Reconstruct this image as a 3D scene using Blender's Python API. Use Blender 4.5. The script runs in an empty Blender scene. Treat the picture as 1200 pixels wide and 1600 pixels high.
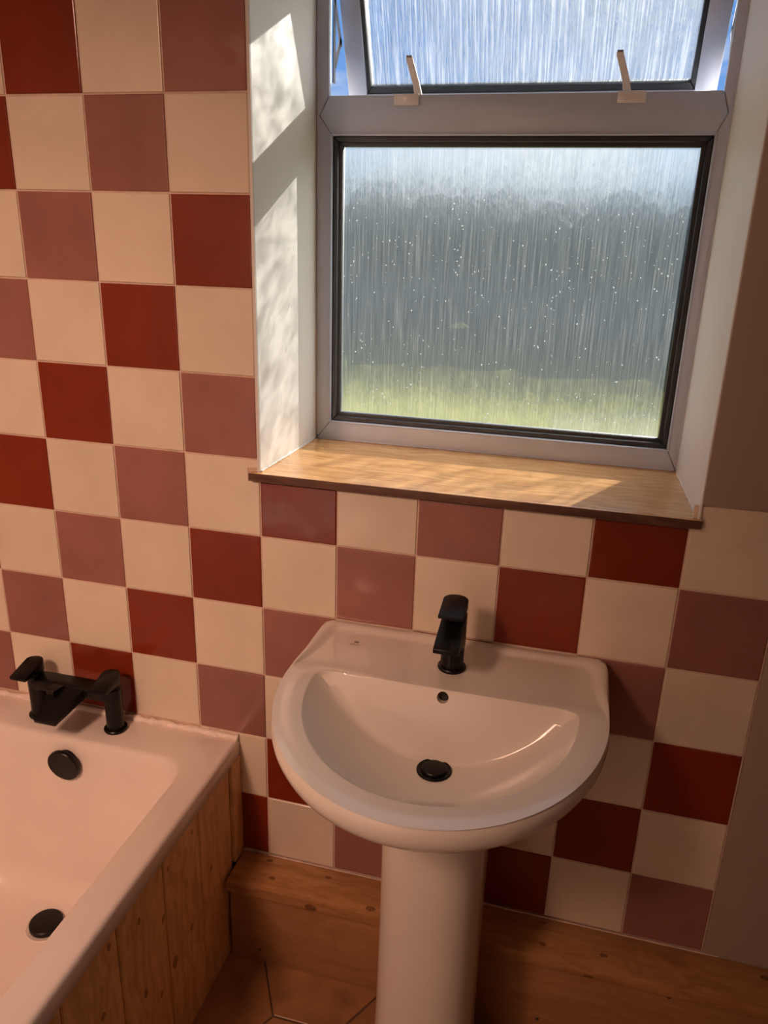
import bpy, bmesh, math, random
from mathutils import Vector, Matrix, noise
random.seed(7)
S = bpy.context.scene
COL = S.collection

# ------------------------------------------------------------------ camera
CAM = (0.566518, -1.288474, 1.544963)
YAW, PITCH, ROLL, FPX = -0.247169, -0.336491, 0.030359, 1215.42
cd = bpy.data.cameras.new('camera')
co = bpy.data.objects.new('camera', cd); COL.objects.link(co)
fw = Vector((math.sin(YAW)*math.cos(PITCH), math.cos(YAW)*math.cos(PITCH), math.sin(PITCH)))
rt = Vector((math.cos(YAW), -math.sin(YAW), 0)); up = rt.cross(fw)
r2 = math.cos(ROLL)*rt + math.sin(ROLL)*up; u2 = -math.sin(ROLL)*rt + math.cos(ROLL)*up
co.matrix_world = Matrix(((r2.x, u2.x, -fw.x, CAM[0]), (r2.y, u2.y, -fw.y, CAM[1]), (r2.z, u2.z, -fw.z, CAM[2]), (0, 0, 0, 1)))
cd.sensor_fit = 'VERTICAL'; cd.sensor_height = 32.0; cd.lens = FPX*32.0/1600.0
cd.clip_start = 0.02; cd.clip_end = 400
S.camera = co

# ------------------------------------------------------------------ exposure, sky, sun
S.view_settings.view_transform = 'Standard'; S.view_settings.look = 'None'
S.view_settings.gamma = 1.0; S.view_settings.use_curve_mapping = False
S.view_settings.exposure = 0.0
S.cycles.caustics_refractive = True; S.cycles.sample_clamp_indirect = 3.0; S.cycles.caustics_reflective = False
S.cycles.max_bounces = 12; S.cycles.diffuse_bounces = 5; S.cycles.transparent_max_bounces = 16

W = bpy.data.worlds.new('sky'); S.world = W; W.use_nodes = True
nt = W.node_tree; nt.nodes.clear()
def wn(t, **k):
    n = nt.nodes.new(t)
    for a, b in k.items(): setattr(n, a, b)
    return n
out = wn('ShaderNodeOutputWorld'); bg = wn('ShaderNodeBackground')
tc = wn('ShaderNodeTexCoord'); sep = wn('ShaderNodeSeparateXYZ')
nt.links.new(tc.outputs['Generated'], sep.inputs[0])
gr = wn('ShaderNodeValToRGB')
gr.color_ramp.elements[0].position = 0.0; gr.color_ramp.elements[0].color = (0.55, 0.72, 0.90, 1)
gr.color_ramp.elements[1].position = 0.55; gr.color_ramp.elements[1].color = (0.08, 0.22, 0.62, 1)
e = gr.color_ramp.elements.new(0.16); e.color = (0.17, 0.37, 0.80, 1)
nt.links.new(sep.outputs['Z'], gr.inputs[0])
mp = wn('ShaderNodeMapping'); mp.inputs['Scale'].default_value = (1.0, 1.0, 2.6)
mp.inputs['Location'].default_value = (0.9, 6.4, 3.1)
nt.links.new(tc.outputs['Generated'], mp.inputs[0])
nz = wn('ShaderNodeTexNoise'); nz.inputs['Scale'].default_value = 4.2; nz.inputs['Detail'].default_value = 7.0
nz.inputs['Roughness'].default_value = 0.55
nt.links.new(mp.outputs[0], nz.inputs['Vector'])
cr = wn('ShaderNodeValToRGB'); cr.color_ramp.elements[0].position = 0.40; cr.color_ramp.elements[1].position = 0.60
nt.links.new(nz.outputs['Fac'], cr.inputs[0])
mx = wn('ShaderNodeMixRGB'); nt.links.new(cr.outputs[0], mx.inputs[0]); nt.links.new(gr.outputs[0], mx.inputs[1])
mx.inputs[2].default_value = (0.98, 0.97, 0.95, 1)
nt.links.new(mx.outputs[0], bg.inputs[0]); bg.inputs[1].default_value = 1.0
nt.links.new(bg.outputs[0], out.inputs[0])

SUN_DIR = Vector((-0.48, -1.0, -0.50)).normalized()      # the way its light travels
sd = bpy.data.lights.new('sun', 'SUN'); sd.energy = 43.0; sd.angle = math.radians(0.6); sd.color = (1.0, 0.93, 0.82)
so = bpy.data.objects.new('sun', sd); COL.objects.link(so)
so.rotation_euler = SUN_DIR.to_track_quat('-Z', 'Y').to_euler(); so.location = (3, 6, 4)

# ------------------------------------------------------------------ materials
def mat(name):
    m = bpy.data.materials.new(name); m.use_nodes = True
    return m, m.node_tree, m.node_tree.nodes['Principled BSDF']
def N(t, typ, **k):
    n = t.nodes.new(typ)
    for a, b in k.items(): setattr(n, a, b)
    return n
def coords(t, scale=(1, 1, 1), rand=False, loc=(0, 0, 0), kind='Object'):
    c = N(t, 'ShaderNodeTexCoord'); m = N(t, 'ShaderNodeMapping')
    m.inputs['Scale'].default_value = scale; m.inputs['Location'].default_value = loc
    src = c.outputs[kind]
    if rand:
        oi = N(t, 'ShaderNodeObjectInfo'); mu = N(t, 'ShaderNodeVectorMath', operation='MULTIPLY_ADD')
        cx = N(t, 'ShaderNodeCombineXYZ')
        for i in range(3): t.links.new(oi.outputs['Random'], cx.inputs[i])
        mu.inputs[1].default_value = (7.3, 11.1, 5.7); t.links.new(cx.outputs[0], mu.inputs[0]); t.links.new(src, mu.inputs[2])
        src = mu.outputs[0]
    t.links.new(src, m.inputs[0])
    return m.outputs[0]
def noise_tex(t, vec, scale, detail=3, rough=0.5):
    n = N(t, 'ShaderNodeTexNoise'); n.inputs['Scale'].default_value = scale
    n.inputs['Detail'].default_value = detail; n.inputs['Roughness'].default_value = rough
    t.links.new(vec, n.inputs['Vector']); return n.outputs['Fac']
def ramp(t, fac, stops):
    r = N(t, 'ShaderNodeValToRGB'); els = r.color_ramp.elements
    while len(els) > 1: els.remove(els[0])
    els[0].position = stops[0][0]; els[0].color = (*stops[0][1], 1)
    for p, c in stops[1:]:
        e = els.new(p); e.color = (*c, 1)
    t.links.new(fac, r.inputs[0]); return r.outputs[0]
def mixc(t, fac, a, b, mode='MIX'):
    m = N(t, 'ShaderNodeMixRGB', blend_type=mode)
    if isinstance(fac, float): m.inputs[0].default_value = fac
    else: t.links.new(fac, m.inputs[0])
    for i, v in ((1, a), (2, b)):
        if isinstance(v, tuple): m.inputs[i].default_value = (*v, 1)
        else: t.links.new(v, m.inputs[i])
    return m.outputs[0]
def bump(t, h, b, strength=0.2, dist=0.002):
    n = N(t, 'ShaderNodeBump'); n.inputs['Strength'].default_value = strength; n.inputs['Distance'].default_value = dist
    t.links.new(h, n.inputs['Height']); t.links.new(n.outputs[0], b.inputs['Normal']); return n
def simple(name, col, rough=0.5, var=0.06, vscale=12, bscale=None, bstr=0.1, rand=False, spec=0.5, metal=0.0, bdist=0.001):
    m, t, b = mat(name)
    v = coords(t, rand=rand)
    f = noise_tex(t, v, vscale, 4)
    lo = tuple(max(0, c*(1-var)) for c in col); hi = tuple(min(1, c*(1+var)) for c in col)
    t.links.new(ramp(t, f, [(0.3, lo), (0.7, hi)]), b.inputs['Base Color'])
    b.inputs['Roughness'].default_value = rough; b.inputs['Specular IOR Level'].default_value = spec
    b.inputs['Metallic'].default_value = metal
    if bscale: bump(t, noise_tex(t, v, bscale, 3), b, bstr, bdist)
    return m
def tile_mat(name, col, rough=0.10, var=0.10):
    m, t, b = mat(name)
    v = coords(t, rand=True); vw = coords(t, kind='Object')
    f = noise_tex(t, v, 9, 3)
    lo = tuple(c*(1-var) for c in col); hi = tuple(min(1, c*(1+var)) for c in col)
    base = ramp(t, f, [(0.3, lo), (0.7, hi)])
    # each tile fired a shade lighter or darker
    oi = N(t, 'ShaderNodeObjectInfo'); r = ramp(t, oi.outputs['Random'], [(0.0, (0.93, 0.93, 0.93)), (1.0, (1.05, 1.05, 1.05))])
    t.links.new(mixc(t, 1.0, base, r, 'MULTIPLY'), b.inputs['Base Color'])
    # water marks make the gloss uneven
    rr = N(t, 'ShaderNodeMapRange'); t.links.new(noise_tex(t, v, 26, 5, 0.65), rr.inputs[0])
    rr.inputs[1].default_value = 0.35; rr.inputs[2].default_value = 0.75; rr.inputs[3].default_value = rough; rr.inputs[4].default_value = rough+0.16
    t.links.new(rr.outputs[0], b.inputs['Roughness'])
    b.inputs['Specular IOR Level'].default_value = 0.5
    bump(t, noise_tex(t, v, 14, 2), b, 0.10, 0.004)
    return m
def pine_mat(name, light, dark, grain='X', rough=0.45, knots=True, gscale=1.0, at=()):
    m, t, b = mat(name)
    sc = {'X': (1.2, 26, 26), 'Y': (26, 1.2, 26), 'Z': (26, 26, 1.2)}[grain]
    v = coords(t, tuple(s*gscale for s in sc), rand=True)
    d = N(t, 'ShaderNodeTexNoise'); t.links.new(coords(t, (2, 2, 2), rand=True), d.inputs['Vector']); d.inputs['Scale'].default_value = 3
    add = N(t, 'ShaderNodeVectorMath', operation='MULTIPLY_ADD'); t.links.new(d.outputs['Color'], add.inputs[0])
    add.inputs[1].default_value = (2.2, 2.2, 2.2); t.links.new(v, add.inputs[2])
    f = noise_tex(t, add.outputs[0], 2.2, 4, 0.6)
    mid = tuple((a+c)/2 for a, c in zip(light, dark))
    c = ramp(t, f, [(0.30, dark), (0.48, mid), (0.62, light), (0.8, mid)])
    fine = noise_tex(t, coords(t, tuple(s*9*gscale for s in sc), rand=True), 1.0, 2)
    c = mixc(t, 0.35, c, ramp(t, fine, [(0.3, (0.75, 0.70, 0.62)), (0.7, (1, 1, 1))]), 'MULTIPLY')
    if knots:
        ks = {'X': (5.5, 10, 10), 'Y': (10, 5.5, 10), 'Z': (10, 10, 5.5)}[grain]
        vo = N(t, 'ShaderNodeTexVoronoi'); t.links.new(coords(t, ks, rand=True), vo.inputs['Vector']); vo.inputs['Scale'].default_value = 1.15
        k = ramp(t, vo.outputs['Distance'], [(0.0, (1, 1, 1)), (0.055, (1, 1, 1)), (0.10, (0.4, 0.4, 0.4)), (0.22, (0, 0, 0))])
        c = mixc(t, k, c, (dark[0]*0.35, dark[1]*0.28, dark[2]*0.25))
    if at:                               # knots that can be picked out one by one, in metres
        el = {'X': (0.62, 1, 1), 'Y': (1, 0.62, 1), 'Z': (1, 1, 0.62)}[grain]
        w = N(t, 'ShaderNodeTexNoise'); w.inputs['Scale'].default_value = 90; t.links.new(coords(t), w.inputs['Vector'])
        ad = N(t, 'ShaderNodeVectorMath', operation='MULTIPLY_ADD'); ad.inputs[1].default_value = (0.006, 0.006, 0.006)
        t.links.new(w.outputs['Color'], ad.inputs[0]); t.links.new(coords(t), ad.inputs[2])
        cur = None
        for px, py, pz, r in at:
            sb = N(t, 'ShaderNodeVectorMath', operation='SUBTRACT'); t.links.new(ad.outputs[0], sb.inputs[0]); sb.inputs[1].default_value = (px+0.003, py+0.003, pz+0.003)
            ml = N(t, 'ShaderNodeVectorMath', operation='MULTIPLY'); t.links.new(sb.outputs[0], ml.inputs[0]); ml.inputs[1].default_value = tuple(q/r for q in el)
            ln = N(t, 'ShaderNodeVectorMath', operation='LENGTH'); t.links.new(ml.outputs[0], ln.inputs[0])
            if cur is None: cur = ln.outputs['Value']
            else:
                mn = N(t, 'ShaderNodeMath', operation='MINIMUM'); t.links.new(cur, mn.inputs[0]); t.links.new(ln.outputs['Value'], mn.inputs[1]); cur = mn.outputs[0]
        k = ramp(t, cur, [(0.0, (0.85, 0.85, 0.85)), (0.55, (0.6, 0.6, 0.6)), (0.75, (0.95, 0.95, 0.95)), (1.0, (0, 0, 0))])
        c = mixc(t, k, c, (dark[0]*0.30, dark[1]*0.22, dark[2]*0.20))
    t.links.new(c, b.inputs['Base Color']); b.inputs['Roughness'].default_value = rough
    bump(t, f, b, 0.12, 0.001)
    return m

M = {}
M['cream'] = tile_mat('glazed_cream', (0.74, 0.64, 0.52), 0.12, 0.05)
M['red'] = tile_mat('glazed_brick_red', (0.205, 0.028, 0.009), 0.08)
M['pink'] = tile_mat('glazed_dusky_pink', (0.31, 0.135, 0.112), 0.10)
M['grout'] = simple('grout', (0.68, 0.51, 0.42), 0.85, 0.12, 40, 300, 0.3)
M['white_paint'] = simple('white_wall_paint', (0.80, 0.77, 0.73), 0.55, 0.03, 6, 60, 0.12, bdist=0.002)
M['reveal_paint'] = simple('reveal_paint', (0.70, 0.68, 0.655), 0.5, 0.03, 6, 60, 0.12, bdist=0.002)
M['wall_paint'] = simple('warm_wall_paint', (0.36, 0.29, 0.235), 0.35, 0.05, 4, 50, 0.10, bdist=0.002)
M['room_paint'] = simple('room_paint', (0.55, 0.46, 0.38), 0.6, 0.04, 4)
M['ceiling_paint'] = simple('ceiling_paint', (0.6, 0.56, 0.5), 0.7, 0.03, 4)
M['upvc'] = simple('backlit_upvc', (0.46, 0.515, 0.65), 0.28, 0.04, 14)  # white plastic, darkened and blued to put its backlit shade into the colour
M['white_plastic'] = simple('white_plastic', (0.78, 0.78, 0.80), 0.3, 0.03, 30)
M['gasket'] = simple('black_rubber', (0.015, 0.017, 0.022), 0.45, 0.2, 90)
M['ceramic'] = simple('white_ceramic', (0.80, 0.75, 0.69), 0.13, 0.02, 5)
M['acrylic'] = simple('white_acrylic', (0.80, 0.71, 0.66), 0.22, 0.03, 7)
M['black'] = simple('matt_black_metal', (0.0045, 0.0042, 0.0042), 0.34, 0.25, 60, 400, 0.05, spec=0.28)
M['hole_shade'] = simple('hole_shade', (0.02, 0.016, 0.014), 0.6)
M['steel'] = simple('dull_steel', (0.35, 0.34, 0.33), 0.4, 0.1, 50, metal=1.0)
M['stay'] = simple('grey_stay_metal', (0.20, 0.20, 0.21), 0.5, 0.1, 50, metal=0.6)
M['silicone'] = simple('silicone', (0.84, 0.73, 0.66), 0.4, 0.12, 60, 120, 0.4)
M['clear_pad'] = simple('milky_plastic', (0.72, 0.70, 0.70), 0.2, 0.03, 30)
M['print'] = simple('grey_print', (0.12, 0.08, 0.07), 0.4)
M['screw'] = simple('screw_head', (0.05, 0.03, 0.02), 0.5, 0.2, 80)
M['pine_x'] = pine_mat('pine_along_wall', (0.47, 0.245, 0.10), (0.32, 0.145, 0.054), 'X', 0.42, False, 1.0,
    [(0.0105, -0.0187, 0.2415, 0.0048), (0.0335, -0.0634, 0.2415, 0.0050), (0.149, -0.0275, 0.2415, 0.0045), (0.2592, -0.0822, 0.2415, 0.0075), (0.6079, -0.017, 0.2415, 0.004),
     (0.6088, -0.0692, 0.2415, 0.0048), (0.7252, -0.0627, 0.2415, 0.0045), (1.0237, -0.0272, 0.2415, 0.006), (0.1336, -0.0985, 0.2240, 0.009), (0.6993, -0.0985, 0.2180, 0.006)])
M['pine_z'] = pine_mat('pine_upright', (0.82, 0.52, 0.255), (0.55, 0.305, 0.125), 'Z', 0.45, False, 1.0,
    [(-0.0655, y, z, r) for y, z, r in ((-0.21, 0.4643, 0.004), (-0.3021, 0.4597, 0.004), (-0.1442, 0.3153, 0.0045), (-0.4011, 0.4385, 0.005), (-0.3292, 0.3704, 0.006), (-0.2334, 0.2522, 0.006),
     (-0.3012, 0.2356, 0.0095), (-0.401, 0.2735, 0.007), (-0.3534, 0.2153, 0.005), (-0.5157, 0.36, 0.006), (-0.4845, 0.4718, 0.005), (-0.655, 0.40, 0.006), (-0.58, 0.22, 0.007))])
M['ply_x'] = pine_mat('plywood_face', (0.41, 0.21, 0.092), (0.33, 0.155, 0.064), 'X', 0.5, False, 0.6)
M['sill_top'] = pine_mat('varnished_sill', (0.80, 0.47, 0.21), (0.52, 0.245, 0.085), 'X', 0.25, False, 1.6)
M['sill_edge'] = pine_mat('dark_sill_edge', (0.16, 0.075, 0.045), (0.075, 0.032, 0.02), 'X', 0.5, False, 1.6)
M['terracotta'] = simple('terracotta_brown', (0.30, 0.145, 0.060), 0.42, 0.28, 14, 90, 0.25, rand=True)
M['floor_joint'] = simple('floor_joint', (0.10, 0.055, 0.03), 0.9, 0.2, 60)
M['grass'] = simple('grass', (0.105, 0.105, 0.036), 0.9, 0.35, 1.2, spec=0.0)
M['gravel'] = simple('pale_path', (0.10, 0.10, 0.12), 0.9, 0.2, 3, spec=0.0)
M['sand'] = simple('sandy_path', (0.125, 0.105, 0.08), 0.9, 0.2, 3, spec=0.0)
M['leaf'] = simple('hedge_leaf', (0.070, 0.100, 0.110), 0.9, 0.2, 2.0, rand=True, spec=0.1)
M['leaf2'] = simple('tree_leaf', (0.08, 0.105, 0.105), 0.9, 0.2, 2.0, rand=True, spec=0.1)
M['bark'] = simple('bark', (0.10, 0.07, 0.05), 0.9, 0.3, 20)

def glass_mat(name, transp, scatter, lines, bdist, pitch):
    """Rain-pattern obscured glass: vertical rills that bend, scatter and pass the light."""
    m = bpy.data.materials.new(name); m.use_nodes = True; t = m.node_tree; t.nodes.clear()
    o = N(t, 'ShaderNodeOutputMaterial')
    streak = noise_tex(t, coords(t, pitch), 1.0, 3, 0.65)
    pebble = noise_tex(t, coords(t, (190, 1, 60)), 1.0, 2, 0.5)
    h = mixc(t, 0.25, streak, pebble)
    bp = N(t, 'ShaderNodeBump'); bp.inputs['Strength'].default_value = 1.0; bp.inputs['Distance'].default_value = bdist
    t.links.new(h, bp.inputs['Height'])
    rf = N(t, 'ShaderNodeBsdfRefraction'); rf.inputs['IOR'].default_value = 1.30; rf.inputs['Roughness'].default_value = 0.30
    rf.inputs['Color'].default_value = (0.93, 0.97, 0.98, 1); t.links.new(bp.outputs[0], rf.inputs['Normal'])
    tr = N(t, 'ShaderNodeBsdfTransparent')
    spot = noise_tex(t, coords(t, (30, 1, 22), loc=(3, 0, 1)), 1.0, 3, 0.6)
    t.links.new(ramp(t, spot, [(0.34, (0.30, 0.30, 0.30)), (0.62, (1, 1, 1))]), tr.inputs[0])  # mottled transmission painted in to throw caustic-like sun streaks on the reveal
    tl = N(t, 'ShaderNodeBsdfTranslucent')
    ln = ramp(t, streak, lines)
    t.links.new(ln, tl.inputs[0])
    gl = N(t, 'ShaderNodeBsdfGlossy'); gl.inputs['Roughness'].default_value = 0.55; t.links.new(bp.outputs[0], gl.inputs['Normal'])
    def mixs(f, a, b):
        x = N(t, 'ShaderNodeMixShader'); x.inputs[0].default_value = f
        t.links.new(a.outputs[0], x.inputs[1]); t.links.new(b.outputs[0], x.inputs[2]); return x
    x = mixs(transp, rf, tr); x = mixs(scatter, x, tl); x = mixs(0.03, x, gl)
    t.links.new(x.outputs[0], o.inputs[0])
    return m
M['glass'] = glass_mat('rain_pattern_glass', 0.16, 0.047, [(0.34, (0.19, 0.235, 0.275)), (0.52, (0.30, 0.36, 0.405)), (0.64, (0.48, 0.53, 0.56)), (0.72, (0.72, 0.77, 0.80))], 0.003, (330, 1, 7))
M['glass_top'] = glass_mat('rain_pattern_glass_bold', 0.16, 0.032, [(0.44, (0.01, 0.03, 0.06)), (0.50, (0.08, 0.12, 0.17)), (0.56, (0.55, 0.58, 0.61)), (0.62, (1, 1, 1))], 0.010, (185, 1, 4.5))
def clear_mat():
    m = bpy.data.materials.new('clear_glass_face'); m.use_nodes = True; t = m.node_tree; t.nodes.clear()
    o = N(t, 'ShaderNodeOutputMaterial'); tr = N(t, 'ShaderNodeBsdfTransparent'); gl = N(t, 'ShaderNodeBsdfGlossy')
    tr.inputs[0].default_value = (0.96, 0.98, 0.98, 1); gl.inputs['Roughness'].default_value = 0.5
    x = N(t, 'ShaderNodeMixShader'); x.inputs[0].default_value = 0.03
    t.links.new(tr.outputs[0], x.inputs[1]); t.links.new(gl.outputs[0], x.inputs[2]); t.links.new(x.outputs[0], o.inputs[0])
    return m
M['clear'] = clear_mat()
def glint_mat():
    m = bpy.data.materials.new('glint_bead'); m.use_nodes = True; t = m.node_tree; t.nodes.clear()
    o = N(t, 'ShaderNodeOutputMaterial'); a = N(t, 'ShaderNodeBsdfTranslucent'); b = N(t, 'ShaderNodeBsdfDiffuse')
    a.inputs[0].default_value = (0.42, 0.44, 0.46, 1)  # whitish translucent colour that stands in for sun glints on the pane
    x = N(t, 'ShaderNodeMixShader'); x.inputs[0].default_value = 0.2
    t.links.new(a.outputs[0], x.inputs[1]); t.links.new(b.outputs[0], x.inputs[2]); t.links.new(x.outputs[0], o.inputs[0])
    return m
M['bead'] = glint_mat()

# ------------------------------------------------------------------ helpers
def link(name, me, parent=None):
    o = bpy.data.objects.new(name, me); COL.objects.link(o)
    if parent: o.parent = parent
    return o
def finish(name, bm, m, parent=None, smooth=False, angle=None):
    bmesh.ops.recalc_face_normals(bm, faces=bm.faces)
    me = bpy.data.meshes.new(name); bm.to_mesh(me); bm.free()
    for x in (m if isinstance(m, list) else [m]): me.materials.append(x)
    if smooth or angle:
        for p in me.polygons: p.use_smooth = True
        if angle: me.set_sharp_from_angle(angle=math.radians(angle))
    return link(name, me, parent)
def tag(o, label=None, cat=None, group=None, kind=None):
    if label: o['label'] = label
    if cat: o['category'] = cat
    if group: o['group'] = group
    if kind: o['kind'] = kind
    return o
def empty(name, loc=(0, 0, 0)):
    o = link(name, None); o.location = loc; o.empty_display_size = 0.05; return o
def keep(o):            # parent given an Empty away from the origin: keep world coordinates
    o.matrix_parent_inverse = Matrix.Translation(-o.parent.location); return o
def box(bm, x0, x1, y0, y1, z0, z1, bev=0.0, seg=2):
    vs = [bm.verts.new(c) for c in ((x0,y0,z0),(x1,y0,z0),(x1,y1,z0),(x0,y1,z0),(x0,y0,z1),(x1,y0,z1),(x1,y1,z1),(x0,y1,z1))]
    fs = [bm.faces.new([vs[i] for i in f]) for f in ((0,3,2,1),(4,5,6,7),(0,1,5,4),(1,2,6,5),(2,3,7,6),(3,0,4,7))]
    if bev:
        es = list({e for f in fs for e in f.edges})
        bmesh.ops.bevel(bm, geom=es, offset=bev, segments=seg, affect='EDGES', profile=0.5)
def mbox(name, b, m, parent=None, bev=0.0, seg=2):
    bm = bmesh.new(); box(bm, *b, bev=bev, seg=seg); return finish(name, bm, m, parent, angle=30 if bev else None)
def prism(bm, pts, axis, a, b, bev=0.0, seg=2):
    """polygon extruded along axis from a to b; pts in the two other axes in order"""
    def P(u, v, w): return {'x': (w, u, v), 'y': (u, w, v), 'z': (u, v, w)}[axis]
    lo = [bm.verts.new(P(u, v, a)) for u, v in pts]; hi = [bm.verts.new(P(u, v, b)) for u, v in pts]
    n = len(pts); fs = [bm.faces.new(lo[::-1]), bm.faces.new(hi)]
    for i in range(n): fs.append(bm.faces.new((lo[i], lo[(i+1) % n], hi[(i+1) % n], hi[i])))
    if bev:
        bmesh.ops.recalc_face_normals(bm, faces=fs)
        es = [e for e in {e for f in fs for e in f.edges} if e.calc_face_angle(0) > 0.6]
        bmesh.ops.bevel(bm, geom=es, offset=bev, segments=seg, affect='EDGES', profile=0.5)
def lathe(bm, prof, cx, cy, n=40, cz=0.0):
    """prof: list of (radius, z); closed at the ends where radius is 0"""
    rings = []
    for r, z in prof:
        if r < 1e-6: rings.append([bm.verts.new((cx, cy, cz+z))])
        else: rings.append([bm.verts.new((cx+r*math.cos(2*math.pi*i/n), cy+r*math.sin(2*math.pi*i/n), cz+z)) for i in range(n)])
    for A, B in zip(rings, rings[1:]):
        for i in range(n):
            j = (i+1) % n
            if len(A) == 1 and len(B) == 1: continue
            if len(A) == 1: bm.faces.new((A[0], B[i], B[j]))
            elif len(B) == 1: bm.faces.new((A[i], A[j], B[0]))
            else: bm.faces.new((A[i], A[j], B[j], B[i]))
def loft(bm, rings, cap0=True, cap1=True):
    R = [[bm.verts.new(p) for p in r] for r in rings]; n = len(R[0])
    for A, B in zip(R, R[1:]):
        for i in range(n): bm.faces.new((A[i], A[(i+1) % n], B[(i+1) % n], B[i]))
    if cap0: bm.faces.new(R[0][::-1])
    if cap1: bm.faces.new(R[-1])
    return R

# ================================================================== the room
FLOOR = 0.02; P = 0.152
ZH = lambda h: 0.85 - (h-6)*P          # height of a horizontal joint
XV = lambda v: (v-4)*P                 # place of a vertical joint
LEFT, RIGHT, NEAR, CEIL = -0.765, 1.62, -2.35, 2.42
GROUT = 0.0028                         # how far the joints sit back
SZ = 1.131                             # top of the sill
HEAD = 2.10                            # soffit of the window opening
FY = 0.285                             # inner face of the window frame

bm = bmesh.new()                       # the window wall around its opening
OX0, OX1 = -0.004, 0.773
yb = 0.37
box(bm, LEFT-0.1, OX0, GROUT, yb, -0.05, CEIL); box(bm, OX1, RIGHT+0.1, GROUT, yb, -0.05, CEIL)
box(bm, OX0, OX1, GROUT, yb, -0.05, SZ-0.016); box(bm, OX0, OX1, GROUT, yb, HEAD, CEIL)
wall = tag(finish('wall_window', bm, M['grout']), 'wall around the window, glazed tiles in pink, red and cream', kind='structure')
# plaster reveals
bm = bmesh.new(); prism(bm, [(OX0, -0.0004), (0.0012, -0.0004), (0.0022, 0.003), (0.0115, FY+0.004), (0.0125, yb), (OX0, yb)], 'z', SZ-0.016, HEAD)
tag(finish('reveal', bm, M['reveal_paint'], wall), 'white painted window reveal struck by sunlight')
bm = bmesh.new(); prism(bm, [(OX1, -0.0044), (0.7705, -0.0044), (0.7690, -0.001), (0.7590, FY+0.004), (0.758, yb), (OX1, yb)], 'z', SZ-0.016, HEAD)
tag(finish('reveal', bm, M['reveal_paint'], wall), 'white painted window reveal in shade')
tag(mbox('reveal', (OX0, OX1, 0.0, yb, HEAD-0.008, HEAD), M['reveal_paint'], wall), 'white painted soffit of the window')
# painted plaster beside the window, over and beside the tiles
bm = bmesh.new()
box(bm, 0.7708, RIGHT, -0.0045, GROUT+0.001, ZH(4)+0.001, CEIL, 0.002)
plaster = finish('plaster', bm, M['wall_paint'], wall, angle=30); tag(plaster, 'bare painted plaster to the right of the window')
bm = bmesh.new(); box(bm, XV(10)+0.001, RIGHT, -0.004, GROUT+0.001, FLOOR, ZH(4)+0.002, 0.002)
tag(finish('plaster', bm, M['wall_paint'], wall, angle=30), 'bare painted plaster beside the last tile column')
tag(mbox('plaster', (LEFT, 0.7708, -0.003, GROUT+0.001, ZH(-3)+0.001, CEIL), M['room_paint'], wall), 'painted plaster above the tiles')

tag(mbox('plaster', (OX0, 0.7708, -0.003, GROUT+0.001, HEAD-0.004, ZH(-3)+0.001), M['room_paint'], wall), 'painted plaster over the window head')

# -------- tiles, one by one
def tile_mesh(w, h, notch=None):
    """glazed tile lying in xz with its face at y = 0; notch = (side, w, z0, z1) cut out for the sill horn"""
    bm = bmesh.new(); g = 0.0013
    pts = [(0, 0), (w, 0), (w, h), (0, h)]
    if notch:
        s, nw, a, b = notch
        if s == 'R': pts = [(0, 0), (w, 0), (w, a), (w-nw, a), (w-nw, b), (w, b), (w, h), (0, h)]
        else: pts = [(0, 0), (w, 0), (w, h), (0, h), (0, b), (nw, b), (nw, a), (0, a)]
    n = len(pts)
    def inset(d):
        res = []
        for i in range(n):
            p0, p1, p2 = pts[i-1], pts[i], pts[(i+1) % n]
            d1 = Vector((p1[0]-p0[0], p1[1]-p0[1])).normalized(); d2 = Vector((p2[0]-p1[0], p2[1]-p1[1])).normalized()
            res.append((p1[0] + d*(-d1.y - d2.y), p1[1] + d*(d1.x + d2.x)))
        return res
    R = [[bm.verts.new((u, y, v)) for u, v in q] for q, y in ((pts, 0.006), (pts, 0.0010), (inset(0.0007), 0.0003), (inset(0.002), 0.0))]
    for A, B in zip(R, R[1:]):
        for i in range(n): bm.faces.new((A[i], A[(i+1) % n], B[(i+1) % n], B[i]))
    bm.faces.new(R[-1]); bm.faces.new(R[0][::-1])
    bmesh.ops.recalc_face_normals(bm, faces=bm.faces)
    me = bpy.data.meshes.new('tile'); bm.to_mesh(me); bm.free()
    return me
TCOL = {(0,1):'red',(0,3):'pink',(1,0):'red',(1,2):'pink',(2,1):'pink',(2,3):'red',(3,0):'pink',(3,2):'red',(4,1):'red',(4,3):'pink',
        (5,0):'red',(5,2):'pink',(5,4):'red',(5,6):'pink',(5,8):'red',(6,1):'pink',(6,3):'red',(6,5):'pink',(6,7):'red',(6,9):'pink',
        (7,0):'pink',(7,2):'red',(7,4):'pink',(7,6):'red',(7,8):'pink',(8,-1):'pink',(8,1):'red',(8,3):'pink',(8,5):'red',(8,7):'pink',(8,9):'red',
        (9,4):'red',(9,6):'pink',(9,8):'red',(10,3):'red',(10,5):'pink',(10,7):'red',(10,9):'pink'}
cache = {}
G2 = 0.0016
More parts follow.
